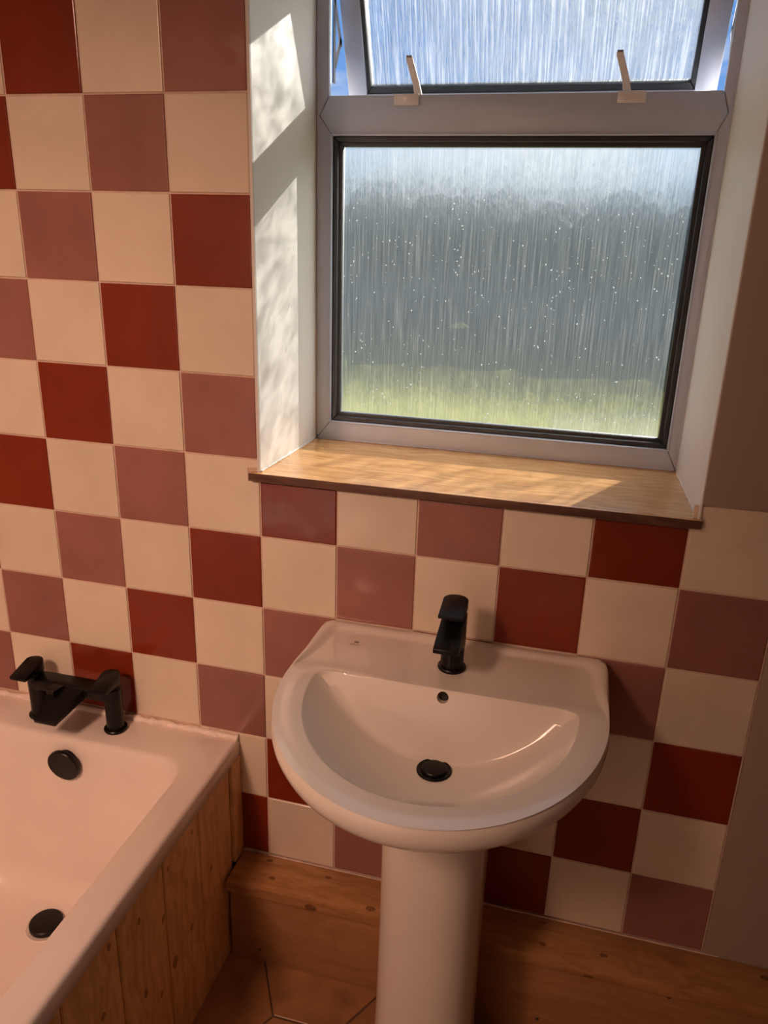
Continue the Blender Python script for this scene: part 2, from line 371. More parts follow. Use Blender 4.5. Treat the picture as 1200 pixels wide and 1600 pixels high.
for row in range(-2, 11):
    for col in range(-1, 10):
        x0, x1 = XV(col)+G2, XV(col+1)-G2
        z0, z1 = ZH(row)+G2, ZH(row-1)-G2
        notch = None
        if row <= 4 and col >= 4: continue
        if col <= 2 and row >= 9: continue
        if row == 5 and 4 <= col <= 8: z1 = SZ-0.0205
        if col == -1: x0 = LEFT+0.001
        if col == 3 and row <= 4: x1 = -0.0052
        if row == 5 and col == 3: notch = ('R', 0.0215, 1.1105-z0, 1.1365-z0); x1 = -0.0016
        if row == 5 and col == 9: notch = ('L', 0.0195, 1.1105-z0, 1.1365-z0)
        c = 'cream' if (row+col) % 2 == 0 else TCOL.get((row, col), random.choice(['red', 'pink']))
        key = (round(x1-x0, 4), round(z1-z0, 4), c, bool(notch))
        if key not in cache:
            cache[key] = tile_mesh(x1-x0, z1-z0, notch); cache[key].materials.append(M[c])
        o = link('tile', cache[key], wall)
        o.location = (x0 + random.uniform(-1, 1)*0.0003, random.uniform(0, 0.0003), z0 + random.uniform(-1, 1)*0.0003)
        o.rotation_euler = (random.uniform(-1, 1)*0.0022, random.uniform(-1, 1)*0.0012, random.uniform(-1, 1)*0.0022)

# -------- the other walls, ceiling
tag(mbox('wall_left', (LEFT-0.1, LEFT, NEAR-0.1, GROUT, -0.05, CEIL), M['room_paint']), 'plain painted wall along the bath', kind='structure')
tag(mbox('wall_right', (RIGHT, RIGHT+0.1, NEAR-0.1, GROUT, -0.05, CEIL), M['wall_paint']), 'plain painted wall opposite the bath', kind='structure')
tag(mbox('wall_near', (LEFT, RIGHT, NEAR-0.1, NEAR, -0.05, CEIL), M['white_paint']), 'plain painted wall facing the window', kind='structure')
tag(mbox('ceiling', (LEFT-0.1, RIGHT+0.1, NEAR-0.1, yb, CEIL, CEIL+0.15), M['ceiling_paint']), 'plain white ceiling', kind='structure')

# -------- floor of six-sided tiles
floor = tag(mbox('floor', (LEFT, RIGHT, NEAR, GROUT, -0.05, FLOOR-0.003), M['floor_joint']), 'brown terracotta floor of six-sided tiles', kind='structure')
HS = 0.137
bm = bmesh.new(); g = HS-0.0022
hexp = [(g*math.cos(math.pi/3*k), g*math.sin(math.pi/3*k)) for k in range(6)]
R = [[bm.verts.new((u*s, v*s, z)) for u, v in hexp] for s, z in ((1, -0.006), (1, -0.0012), (0.985, 0.0))]
for A, B in zip(R, R[1:]):
    for i in range(6): bm.faces.new((A[i], A[(i+1) % 6], B[(i+1) % 6], B[i]))
bm.faces.new(R[-1]); bm.faces.new(R[0][::-1]); bmesh.ops.recalc_face_normals(bm, faces=bm.faces)
hexme = bpy.data.meshes.new('floor_tile'); bm.to_mesh(hexme); bm.free(); hexme.materials.append(M['terracotta'])
for i in range(-1, 7):
    for j in range(-9, 3):
        x = 0.155 + i*1.5*HS; y = -0.078 + (j + 0.5*(i % 2))*math.sqrt(3)*HS
        if x < -0.07 or x > RIGHT-0.14 or y > 0.06 or y < NEAR+0.13: continue
        if y > -0.117:                      # cut along the wall
            bm = bmesh.new(); bm.from_mesh(hexme)
            bmesh.ops.bisect_plane(bm, geom=bm.verts[:]+bm.edges[:]+bm.faces[:], plane_co=(0, -0.001-y, 0), plane_no=(0, 1, 0), clear_outer=True)
            me = bpy.data.meshes.new('floor_tile'); bm.to_mesh(me); bm.free(); me.materials.append(M['terracotta'])
        else: me = hexme
        o = link('floor_tile', me, floor); o.location = (x, y, FLOOR-random.uniform(0, 0.0008))

# ================================================================== window
win = tag(empty('window_1', (0.385, FY, SZ)), 'white plastic window with rain-pattern glass and an open top light', kind='structure')
LX, RX = 0.0115, 0.7595        # outer edges of the frame
GX0, GX1 = 0.0440, 0.7370      # inner edges
TZ0, TZ1 = 1.7315, 1.8005      # transom
BZ0, BZ1 = SZ+0.0005, 1.1725   # bottom rail
TOPZ = 2.037
FB = FY+0.062
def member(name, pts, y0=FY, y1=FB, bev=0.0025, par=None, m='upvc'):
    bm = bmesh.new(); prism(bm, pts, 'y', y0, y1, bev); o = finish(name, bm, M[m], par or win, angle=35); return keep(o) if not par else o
gx = 0.0004
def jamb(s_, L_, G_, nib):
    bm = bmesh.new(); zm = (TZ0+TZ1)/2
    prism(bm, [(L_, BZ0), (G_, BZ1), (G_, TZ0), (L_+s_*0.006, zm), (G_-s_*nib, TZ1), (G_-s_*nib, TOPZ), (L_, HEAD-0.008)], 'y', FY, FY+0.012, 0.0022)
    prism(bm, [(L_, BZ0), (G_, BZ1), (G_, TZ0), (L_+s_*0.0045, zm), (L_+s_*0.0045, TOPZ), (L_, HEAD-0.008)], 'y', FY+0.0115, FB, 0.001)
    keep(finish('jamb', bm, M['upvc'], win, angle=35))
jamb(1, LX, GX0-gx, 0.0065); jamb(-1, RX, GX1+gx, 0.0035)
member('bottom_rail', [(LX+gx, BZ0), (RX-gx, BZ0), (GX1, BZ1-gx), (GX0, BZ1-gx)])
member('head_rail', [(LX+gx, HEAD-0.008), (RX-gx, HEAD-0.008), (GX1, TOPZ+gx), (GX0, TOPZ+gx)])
member('transom', [(LX+0.007, (TZ0+TZ1)/2), (GX0, TZ0), (GX1, TZ0), (RX-0.007, (TZ0+TZ1)/2), (GX1+0.003, TZ1), (GX0-0.006, TZ1)], y0=FY-0.0008)
# glazing bead lines inside the lower frame
GW = 0.0105
def ring_frame(bm, x0, x1, z0, z1, w, y0, y1, bev=0.0, wz0=None, wz1=None):
    wz0 = wz0 or w; wz1 = wz1 or w
    for pts in ([(x0, z0), (x1, z0), (x1-w, z0+wz0), (x0+w, z0+wz0)], [(x0, z1), (x1, z1), (x1-w, z1-wz1), (x0+w, z1-wz1)],
                [(x0, z0), (x0+w, z0+wz0), (x0+w, z1-wz1), (x0, z1)], [(x1, z0), (x1-w, z0+wz0), (x1-w, z1-wz1), (x1, z1)]):
        prism(bm, pts, 'y', y0, y1, bev, 1)
bm = bmesh.new(); ring_frame(bm, GX0, GX1, BZ1, TZ0, GW, FY+0.006, FY+0.030, 0.0015)
ring_frame(bm, GX0+0.004, GX1-0.004, BZ1+0.004, TZ0-0.004, GW+0.0035, FY+0.012, FY+0.028, 0.001)
keep(finish('gasket', bm, M['gasket'], win, angle=35))
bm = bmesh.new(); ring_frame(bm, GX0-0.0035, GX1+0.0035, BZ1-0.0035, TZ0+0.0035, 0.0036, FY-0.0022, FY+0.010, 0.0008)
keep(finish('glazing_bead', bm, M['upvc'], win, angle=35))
def pane(name, x0, x1, z0, z1, y, th, parent, m='glass'):
    bm = bmesh.new(); cx, cz = (x0+x1)/2, (z0+z1)/2
    box(bm, x0-cx, x1-cx, 0, th, z0-cz, z1-cz)
    bm.normal_update()
    for f in bm.faces: f.material_index = 0 if f.normal.y < -0.5 else 1
    o = finish(name, bm, [M[m], M['clear']], parent); o.location = (cx, y, cz); return o
pn = pane('pane', GX0+0.006, GX1-0.006, BZ1+0.006, TZ0-0.006, FY+0.020, 0.006, None); pn.parent = win; pn.location = Vector(pn.location)-win.location
tag(pn, 'rain-pattern obscured glass pane')
# white beads put in as sun glints on the glass pattern
bm = bmesh.new()
for k in range(520):
    u = random.random(); zz = BZ1+0.016 + (TZ0-BZ1-0.035)*(1-(1-random.random())**0.8)
    if random.random() < 0.25: zz = random.gauss(1.50, 0.06)
    if not BZ1+0.014 < zz < TZ0-0.016: continue
    x = GX0+0.014 + (GX1-GX0-0.028)*u; r = random.choice((0.0007, 0.0009, 0.0012, 0.0015))
    st = random.uniform(0.8, 1.6)
    if random.random() < 0.10: st = random.uniform(3, 6); r = 0.0006
    tilt = random.uniform(-0.5, 0.5)
    mm = Matrix.Translation((x, FY+0.0198, zz)) @ Matrix.Rotation(tilt, 4, 'Y') @ Matrix.Diagonal((r, 0.0005, r*st, 1))
    bmesh.ops.create_icosphere(bm, subdivisions=1, radius=1.0, matrix=mm)
pp = finish('sun_glint', bm, M['bead'], None, smooth=True); pp.parent = pn; pp.matrix_parent_inverse = Matrix.Translation(-(Vector((0.3905, FY+0.020, (BZ1+TZ0)/2))))
tag(pp, 'small white beads standing for sun glints in the glass pattern', kind='stuff')

# -------- top-hung sash, pushed open at the bottom
SX0, SX1 = 0.0405, 0.7405
HY, HZ = FY+0.020, 2.033; TILT = math.radians(24.0); SL = 0.272
sash_bm = bmesh.new(); rw = 0.0385
for pts in ([(SX0, -SL), (SX1, -SL), (SX1-rw, -SL+rw), (SX0+rw, -SL+rw)], [(SX0, 0), (SX1, 0), (SX1-rw, -rw), (SX0+rw, -rw)],
            [(SX0, -SL), (SX0+rw, -SL+rw), (SX0+rw, -rw), (SX0, 0)], [(SX1, -SL), (SX1-rw, -SL+rw), (SX1-rw, -rw), (SX1, 0)]):
    prism(sash_bm, pts, 'y', 0, 0.046, 0.002)
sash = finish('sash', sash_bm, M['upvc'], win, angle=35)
sash.location = Vector((0, HY, HZ)) - win.location; sash.rotation_euler = (TILT, 0, 0)
tag(sash, 'white top-hung sash propped open')
bm = bmesh.new(); ring_frame(bm, SX0+rw-0.0005, SX1-rw+0.0005, -SL+rw-0.0005, -rw+0.0005, 0.009, 0.004, 0.030, 0.0012, wz0=0.013)
finish('gasket', bm, M['gasket'], sash, angle=35)
p2 = pane('pane', SX0+rw+0.004, SX1-rw-0.004, -SL+rw+0.004, -rw-0.004, 0.016, 0.006, sash, 'glass_top'); tag(p2, 'rain-pattern obscured glass pane')
# friction stay on the left and right
for xs in (0.0300, 0.7480):
    bm = bmesh.new()
    def bar(a, b, w=0.006, th=0.0022):
        a, b = Vector(a), Vector(b); d = (b-a).normalized(); n = Vector((1, 0, 0)).cross(d)*w
        vs = []
        for x in (-th/2, th/2):
            vs.append([bm.verts.new(p + Vector((x, 0, 0))) for p in (a+n, b+n, b-n, a-n)])
        bm.faces.new(vs[0]); bm.faces.new(vs[1][::-1])
        for i in range(4): bm.faces.new((vs[0][i], vs[1][i], vs[1][(i+1) % 4], vs[0][(i+1) % 4]))
    bar((xs, FY+0.050, 1.83), (xs, FY+0.052, 1.985)); bar((xs, FY+0.055, 1.860), (xs, FY+0.092, 1.915)); bar((xs, FY+0.051, 1.975), (xs, FY+0.094, 1.900))
    keep(tag(finish('friction_stay', bm, M['stay'], win), 'dull grey metal hinge stay'))
# two little white catches standing on the transom, each on a milky plastic pad
for xb, xt in ((0.2110, 0.1905), (0.5840, 0.5615)):
    bm = bmesh.new()
    loft(bm, [[(x0, y0, z), (x1, y0, z), (x1, y1, z), (x0, y1, z)] for x0, x1, y0, y1, z in (
        (xb-0.0085, xb+0.0050, FY+0.002, FY+0.014, TZ1-0.0005), (xb-0.012, xb+0.0005, FY-0.001, FY+0.010, TZ1+0.018),
        (xt-0.004, xt+0.0085, FY-0.006, FY+0.002, TZ1+0.056), (xt-0.0035, xt+0.0075, FY-0.007, FY-0.001, TZ1+0.0605))])
    bmesh.ops.bevel(bm, geom=bm.edges[:], offset=0.001, segments=2, affect='EDGES')
    c = keep(tag(finish('catch', bm, M['white_plastic'], win, angle=40), 'small white upright catch'))
    bm = bmesh.new(); loft(bm, [[(xt-0.003, FY-0.0072, z), (xt+0.007, FY-0.0072, z), (xt+0.007, FY-0.0005, z), (xt-0.003, FY-0.0005, z)] for z in (TZ1+0.059, TZ1+0.0625)])
    finish('catch_tip', bm, M['stay'], c)
    s_ = -1 if xb < 0.4 else 1
    xa, xc = (xb-0.046, xb+0.002) if s_ < 0 else (xb-0.017, xb+0.031)
    bm = bmesh.new(); box(bm, xa, xc, FY-0.0042, FY-0.0009, TZ1-0.0185, TZ1+0.0004, 0.001, 2)
    finish('catch_pad', bm, M['clear_pad'], c, angle=40)

# -------- sill board
bm = bmesh.new()
prism(bm, [(-0.0172, -0.0125), (0.7762, -0.0125), (0.7762, -0.0048), (0.7682, -0.0048), (0.7590, FY+0.02), (0.0118, FY+0.02), (0.0018, -0.0010), (-0.0172, -0.0010)], 'z', SZ-0.0155, SZ, 0.0016, 2)
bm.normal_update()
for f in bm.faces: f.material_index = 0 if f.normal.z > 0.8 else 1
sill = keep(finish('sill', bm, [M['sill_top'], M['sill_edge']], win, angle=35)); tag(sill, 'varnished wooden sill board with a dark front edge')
# paint and filler bead where frame, reveals and sill meet
def bead(name, pts, r, m, parent, jitter=0.4, n=90, seg=6):
    P_ = [Vector(p) for p in pts]; L = [(P_[i+1]-P_[i]).length for i in range(len(P_)-1)]; tot = sum(L); rings = []
    bm = bmesh.new()
    for k in range(n+1):
        s = tot*k/n; i = 0
        while i < len(L)-1 and s > L[i]: s -= L[i]; i += 1
        c = P_[i].lerp(P_[i+1], min(1, s/L[i])); d = (P_[i+1]-P_[i]).normalized()
        a = Vector((0, 0, 1)) if abs(d.z) < 0.9 else Vector((0, 1, 0)); a = (a - d*a.dot(d)).normalized(); b = d.cross(a)
        rr = r*(1 + jitter*(noise.noise(c*90)*1.4))
        rings.append([c + (a*math.cos(2*math.pi*q/seg) + b*math.sin(2*math.pi*q/seg))*rr for q in range(seg)])
    loft(bm, rings); return finish(name, bm, m, parent, smooth=True)
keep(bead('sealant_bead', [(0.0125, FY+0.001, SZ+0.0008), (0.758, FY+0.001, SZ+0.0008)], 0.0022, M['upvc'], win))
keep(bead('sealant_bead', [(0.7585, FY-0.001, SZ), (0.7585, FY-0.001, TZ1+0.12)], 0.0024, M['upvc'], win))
keep(bead('sealant_bead', [(0.7690, 0.004, SZ), (0.7595, FY-0.002, SZ)], 0.0016, M['reveal_paint'], win))
keep(bead('sealant_bead', [(0.0030, 0.002, SZ+0.001), (0.0118, FY-0.002, SZ+0.001)], 0.0018, M['reveal_paint'], win))

# ================================================================== bath
BX0, BX1, BY0, BY1, BZ = LEFT+0.002, -0.060, -1.702, -0.001, 0.5355
bath = tag(empty('bathtub', (-0.41, -0.85, FLOOR)), 'white acrylic bathtub in the corner below the tiled wall', 'bathtub')
def rrect(x0, x1, y0, y1, r, z, n=10):
    pts = []
    for cx, cy, a0 in ((x1-r, y1-r, 0), (x0+r, y1-r, 90), (x0+r, y0+r, 180), (x1-r, y0+r, 270)):
        for k in range(n+1):
            a = math.radians(a0 + 90*k/n); pts.append((cx+r*math.cos(a), cy+r*math.sin(a), z))
    return pts
rings = [rrect(BX0+0.03, BX1-0.030, BY0+0.02, BY1-0.012, 0.01, FLOOR+0.09), rrect(BX0+0.03, BX1-0.030, BY0+0.02, BY1-0.012, 0.01, BZ-0.042), rrect(BX0+0.001, BX1-0.002, BY0+0.001, BY1, 0.005, BZ-0.0420),
         rrect(BX0, BX1-0.0005, BY0, BY1, 0.005, BZ-0.040), rrect(BX0, BX1, BY0, BY1, 0.005, BZ-0.010), rrect(BX0+0.0008, BX1-0.0010, BY0+0.001, BY1, 0.006, BZ-0.005), rrect(BX0+0.003, BX1-0.0045, BY0+0.003, BY1-0.001, 0.008, BZ-0.0012),
         rrect(BX0+0.008, BX1-0.009, BY0+0.006, BY1-0.004, 0.010, BZ)]
ix0, ix1, iy0, iy1 = BX0+0.068, BX1-0.062, BY0+0.10, -0.098
rings += [rrect(ix0, ix1, iy0, iy1, 0.055, BZ+0.0002), rrect(ix0+0.004, ix1-0.003, iy0+0.005, iy1-0.005, 0.055, BZ-0.0015), rrect(ix0+0.007, ix1-0.0055, iy0+0.012, iy1-0.010, 0.056, BZ-0.006),
          rrect(ix0+0.0095, ix1-0.0075, iy0+0.020, iy1-0.014, 0.057, BZ-0.014)]
fz = 0.150
for k in range(1, 15):           # the walls run down and round into the floor
    s = k/14
    zz = (BZ-0.014) + (fz+0.075-(BZ-0.014))*s
    rings.append(rrect(ix0+0.0095+0.034*s, ix1-0.0075-0.034*s, iy0+0.020+0.20*s, iy1-0.014-0.040*s, 0.057+0.04*s, zz))
for k in range(1, 10):
    a = math.pi/2*k/9; dx = 0.075*(1-math.cos(a)); dz = 0.075*math.sin(a)
    rings.append(rrect(ix0+0.0435+dx, ix1-0.0415-dx, iy0+0.22+dx*1.4, iy1-0.054-dx, 0.097+dx*0.3, fz+0.075-dz))
rings.append(rrect(ix0+0.20, ix1-0.20, iy0+0.42, iy1-0.30, 0.06, fz-0.002))
bm = bmesh.new(); loft(bm, rings)
keep(finish('tub', bm, M['acrylic'], bath, angle=40))
# overflow cap on the tap-end wall, plug on the floor
bm = bmesh.new(); lathe(bm, [(0, -0.012), (0.026, -0.012), (0.026, 0.004), (0.0355, 0.004), (0.0365, 0.006), (0.0365, 0.0125), (0.035, 0.0145), (0, 0.0148)], 0, 0, 40)
oc = finish('overflow_cap', bm, M['black'], None, angle=35); oc.parent = bath; oc.matrix_parent_inverse = Matrix.Translation(-bath.location)
oc.location = (-0.4035, -0.1195, 0.484); oc.rotation_euler = (math.radians(96), 0, 0); tag(oc, 'round matt black overflow cap')
bm = bmesh.new(); lathe(bm, [(0, -0.010), (0.043, -0.010), (0.043, -0.002), (0.0425, 0.0012), (0.041, 0.0022), (0.036, 0.0004), (0, 0.0004)], -0.4110, -0.2330, 40, fz)
wr = keep(finish('drain_ring', bm, M['acrylic'], bath, angle=35))
bm = bmesh.new(); lathe(bm, [(0, 0.0002), (0.0325, 0.0002), (0.0340, 0.0020), (0.0340, 0.0105), (0.0315, 0.0130), (0.020, 0.0145), (0, 0.015)], -0.4110, -0.2330, 40, fz+0.0005)
tag(finish('drain_plug', bm, M['black'], wr, angle=35), 'round matt black bath plug')
keep(tag(bead('sealant_bead', [(BX0+0.002, -0.004, BZ+0.001), (BX1-0.002, -0.004, BZ+0.0015)], 0.0078, M['silicone'], bath, 0.45, 160), 'uneven sealant bead along the tiles'))

# -------- timber bath panel, board by board
bp_ = tag(empty('timber_bath_surround', (-0.07, -0.85, FLOOR)), 'knotty pine boarded panel under the rim of the white bathtub', 'bath surround')
ys = [-0.0470, -0.1830, -0.3180, -0.4620, -0.6030, -0.7450, -0.8880, -1.0300, -1.1720, -1.3140, -1.4560, -1.6980]
PZ1 = BZ-0.0425
for a, b in zip(ys, ys[1:]):
    bm = bmesh.new()
    g = 0.0009
    prism(bm, [(-0.082, b+g), (-0.0672, b+g), (-0.0655, b+g+0.0028), (-0.0655, a-g-0.0028), (-0.0672, a-g), (-0.082, a-g)], 'z', FLOOR, PZ1)
    o = finish('board', bm, M['pine_z'], bp_); keep(o)
bm = bmesh.new(); box(bm, -0.080, -0.0590, -0.0455, -0.001, FLOOR+0.2225, PZ1, 0.002)
keep(tag(finish('end_batten', bm, M['pine_z'], bp_, angle=35), 'narrow pine batten closing the panel against the tiles'))

# ================================================================== pipe boxing along the wall
bx = tag(empty('pipe_boxing', (0.75, -0.05, FLOOR)), 'low pine pipe boxing running along the wall under the tiles', 'pipe boxing')
BT = 0.2415; BF = -0.0985
bm = bmesh.new(); box(bm, -0.0585, RIGHT-0.001, BF, -0.0045, BT-0.0265, BT, 0.002)
keep(tag(finish('top_board', bm, M['pine_x'], bx, angle=35), 'knotty pine board on top'))
bm = bmesh.new(); box(bm, -0.0570, RIGHT-0.001, BF+0.015, BF+0.033, FLOOR, BT-0.0268, 0.001)
keep(finish('front_board', bm, M['ply_x'], bx, angle=35))
for x, z in ((-0.0127, 0.2045), (0.0098, 0.054), (0.2795, 0.2030), (0.6158, 0.0597), (0.8509, 0.2000), (1.12, 0.06)):
    bm = bmesh.new(); lathe(bm, [(0, 0.0016), (0.0016, 0.0008), (0.0034, 0.0012), (0.0036, -0.004), (0, -0.004)], 0, 0, 12)
    s = finish('screw', bm, M['screw'], None, smooth=True); s.parent = bx; s.matrix_parent_inverse = Matrix.Translation(-bx.location)
    s.location = (x, BF+0.015, z); s.rotation_euler = (math.radians(90), 0, 0)
# small knots standing a hair proud on the shelf
keep(bead('sealant_bead', [(0.0, -0.0035, BT+0.0005), (XV(10)+0.03, -0.0035, BT+0.0005)], 0.0016, M['grout'], bx, 0.6, 120))

# ================================================================== washbasin
CX, RZ = 0.397, 0.850
basin = tag(empty('wash_basin', (CX, -0.20, RZ-0.16)), 'white ceramic washbasin with a rounded front on a pedestal', 'washbasin')
NA = 144
HW, YC, BB = 0.267, -0.200, 0.315           # half width, where the curve starts, depth of the curve
def d_outline(hw, yc, bb, yback, rc, n=NA):
    """closed D: straight back, short sides, half-ellipse front; resampled evenly by direction from a centre"""
    pts = []
    for k in range(181):
        a = math.pi*k/180; pts.append((-hw*math.cos(a), yc-bb*math.sin(a)))
    for k in range(13):
        a = math.pi/2*k/12; pts.append((hw-rc+rc*math.cos(a), yback-rc+rc*math.sin(a)))
    for k in range(13):
        a = math.pi/2 + math.pi/2*k/12; pts.append((-hw+rc+rc*math.cos(a), yback-rc+rc*math.sin(a)))
    return pts
def cast(poly, c, n=NA):
    res = []
    for k in range(n):
        a = 2*math.pi*(k+0.5)/n; d = (math.cos(a), math.sin(a)); best = 0
        for i in range(len(poly)):
            (x1, y1), (x2, y2) = poly[i], poly[(i+1) % len(poly)]
            ex, ey = x2-x1, y2-y1; den = d[0]*ey - d[1]*ex
            if abs(den) < 1e-12: continue
            t = ((x1-c[0])*ey - (y1-c[1])*ex)/den; s = ((x1-c[0])*d[1] - (y1-c[1])*d[0])/den
            if t > 0 and -1e-9 <= s <= 1+1e-9: best = max(best, t)
        res.append((c[0]+d[0]*best, c[1]+d[1]*best))
    return res
CEN = (0.0, -0.245)
outer = cast(d_outline(HW, YC, BB, -0.001, 0.022), CEN)
# the bowl mouth: ellipse with its back cut straight
ia, iyc, ib, ich = 0.219, -0.200, 0.262, -0.176
full = cast([(ia*math.cos(2*math.pi*k/360), iyc+ib*math.sin(2*math.pi*k/360)) for k in range(360)], CEN)
mouth_poly = []
for k in range(721):
    a = math.pi - math.asin((ich-iyc)/ib) + (math.pi + 2*math.asin((ich-iyc)/ib))*k/720
    mouth_poly.append((ia*math.cos(a), iyc+ib*math.sin(a)))
mouth = cast(mouth_poly, CEN)
for _ in range(2):                       # ease the two back corners
    mouth = [tuple((mouth[i-1][j] + 2*mouth[i][j] + mouth[(i+1) % NA][j])/4 for j in (0, 1)) for i in range(NA)]
DZ = 0.735                               # floor of the bowl
def bowl_h(x, y, i, rho_full):
    g = rho_full**2.3
    zb = DZ + (RZ-0.005-DZ)*g
    zp = (RZ-0.006) - (ich-0.001-y)*2.35
    k = 0.016
    if y > ich: return RZ-0.006
    hh = max(k-abs(zb-zp), 0)/k
    return min(max(zb, zp) + hh*hh*k*0.25, RZ-0.0045)
def ring_at(f, fn): return [fn(i, CX + outer[i][0]*(1-f) + mouth[i][0]*f, outer[i][1]*(1-f) + mouth[i][1]*f) for i in range(NA)]
def off(scale, dz, c=(0.0, -0.20), yshift=0.0):
    return [(CX + c[0] + (p[0]-c[0])*scale, min(-0.001, c[1] + (p[1]-c[1])*scale + yshift), RZ+dz) for p in outer]
rings = []
# underside from the pedestal up to the lip
def under(s, dz):
    res = []
    for p in outer:
        x = CX + p[0]*s; y = -0.001 + (p[1]+0.001)*s if p[1] < -0.03 else p[1]
        y = -0.18 + (p[1]+0.18)*s if s < 0.6 else p[1]*(0.25+0.75*s) - (1-s)*0.02
        res.append((x, min(y, -0.0015), RZ+dz))
    return res
rings.append(under(0.30, -0.168)); rings.append(under(0.40, -0.166)); rings.append(under(0.50, -0.150))
for s, dz in ((0.62, -0.126), (0.72, -0.104), (0.81, -0.083), (0.89, -0.066), (0.945, -0.052), (0.978, -0.040), (0.995, -0.028), (1.0, -0.018), (0.998, -0.010)):
    rings.append(under(s, dz))
rings.append([(x, y, RZ-0.0045) for x, y, z in under(0.9925, 0)])
rings.append([(x, y, RZ-0.0010) for x, y, z in under(0.984, 0)])
def top(i, x, y, f):
    back = max(0.0, min(1.0, (y+0.19)/0.04))          # 1 on the tap deck
    lip = RZ + 0.0005
    q = max(0, min(1, (f-0.085)/0.085)); z = lip - 0.0064*q*q*(3-2*q)
    zs = lip - 0.0050*(max(0, (f-0.25)/0.75))**1.6
    z = z*back + zs*(1-back)
    return (x, y, z)
for f in (0.045, 0.075, 0.10, 0.13, 0.16, 0.19, 0.22, 0.26, 0.34, 0.46, 0.60, 0.74, 0.86, 0.94, 0.98):
    rings.append(ring_at(f, lambda i, x, y, f=f: top(i, x, y, f)))
for k in range(0, 44):
    s = 1 - k/44*0.885
    r = []
    for i in range(NA):
        x = CEN[0] + (mouth[i][0]-CEN[0])*s; y = CEN[1] + (mouth[i][1]-CEN[1])*s
        lm = math.hypot(x-CEN[0], y-CEN[1]); lf = math.hypot(full[i][0]-CEN[0], full[i][1]-CEN[1])
        z = bowl_h(x, y, i, lm/lf)
        if k < 3: z = min(z, RZ-0.0050-0.0006*k)
        r.append((CX+x, y, z))
    rings.append(r)
bm = bmesh.new(); loft(bm, rings)
body = finish('bowl', bm, M['ceramic'], basin, angle=50); keep(body)
# overflow hole bored into the sloping back of the bowl
def bore(o, loc, d, r, depth, m):
    bm = bmesh.new(); bmesh.ops.create_cone(bm, cap_ends=True, segments=32, radius1=r, radius2=r, depth=depth)
    me = bpy.data.meshes.new('bore'); bm.to_mesh(me); bm.free(); me.materials.append(m)
    c = bpy.data.objects.new('bore', me); COL.objects.link(c)
    c.matrix_world = Matrix.Translation(loc) @ Vector(d).to_track_quat('Z', 'Y').to_matrix().to_4x4()
    md = o.modifiers.new('b', 'BOOLEAN'); md.operation = 'DIFFERENCE'; md.object = c; md.solver = 'EXACT'
    bpy.context.view_layer.update()
    ev = o.evaluated_get(bpy.context.evaluated_depsgraph_get()); nm = bpy.data.meshes.new_from_object(ev)
    o.modifiers.clear(); old = o.data; o.data = nm; nm.name = old.name
    bpy.data.objects.remove(c); bpy.data.meshes.remove(me)
bore(body, (CX, -0.1800, 0.8325), (0, 1, -0.25), 0.0098, 0.040, M['ceramic'])
for p in body.data.polygons: p.use_smooth = True
body.data.set_sharp_from_angle(angle=math.radians(50))
bm = bmesh.new(); bmesh.ops.create_circle(bm, cap_ends=True, segments=24, radius=0.0097, matrix=Matrix.Translation((CX, -0.1680, 0.8292)) @ Vector((0, -1, 0.25)).to_track_quat('Z', 'Y').to_matrix().to_4x4())
keep(tag(finish('overflow_shade', bm, M['hole_shade'], basin), 'dark disc painted as the shade inside the overflow hole'))  # dark disc set in the bore as its painted shade
# waste
bm = bmesh.new(); lathe(bm, [(0, -0.006), (0.0285, -0.006), (0.0288, 0.0020), (0.0270, 0.0034), (0.0215, 0.0022), (0, 0.0020)], CX+0.003, -0.2455, 40, DZ+0.001)
wr = keep(tag(finish('drain_ring', bm, M['black'], basin, angle=35), 'black waste ring'))
bm = bmesh.new(); lathe(bm, [(0, 0.0018), (0.0205, 0.0018), (0.0205, 0.0048), (0.0190, 0.0064), (0.012, 0.0072), (0, 0.0075)], CX+0.003, -0.2455, 40, DZ+0.001)
tag(finish('drain_plug', bm, M['black'], wr, angle=35), 'round black plug')
# tiny printed maker's mark on the deck: a ring over a short line of print
mk = bmesh.new()
zt = RZ-0.00515
def flat_ring(cx, cy, ro, ri, n=20):
    a = [mk.verts.new((cx+ro*math.cos(2*math.pi*k/n), cy+ro*math.sin(2*math.pi*k/n), zt)) for k in range(n)]
    b = [mk.verts.new((cx+ri*math.cos(2*math.pi*k/n), cy+ri*math.sin(2*math.pi*k/n), zt)) for k in range(n)]
    for k in range(n): mk.faces.new((a[k], a[(k+1) % n], b[(k+1) % n], b[k]))
flat_ring(0.2135, -0.066, 0.0040, 0.0031); flat_ring(0.2135, -0.066, 0.0018, 0.0009)
for k, w in enumerate((0.0016, 0.0011, 0.0019, 0.0013, 0.0016, 0.0010, 0.0018)):
    x = 0.2035 + k*0.0027
    mk.faces.new([mk.verts.new(c) for c in ((x, -0.0762, zt), (x+w, -0.0762, zt), (x+w, -0.0740, zt), (x, -0.0740, zt))])
keep(tag(finish('makers_mark', mk, M['print'], basin), 'tiny grey printed mark on the deck'))

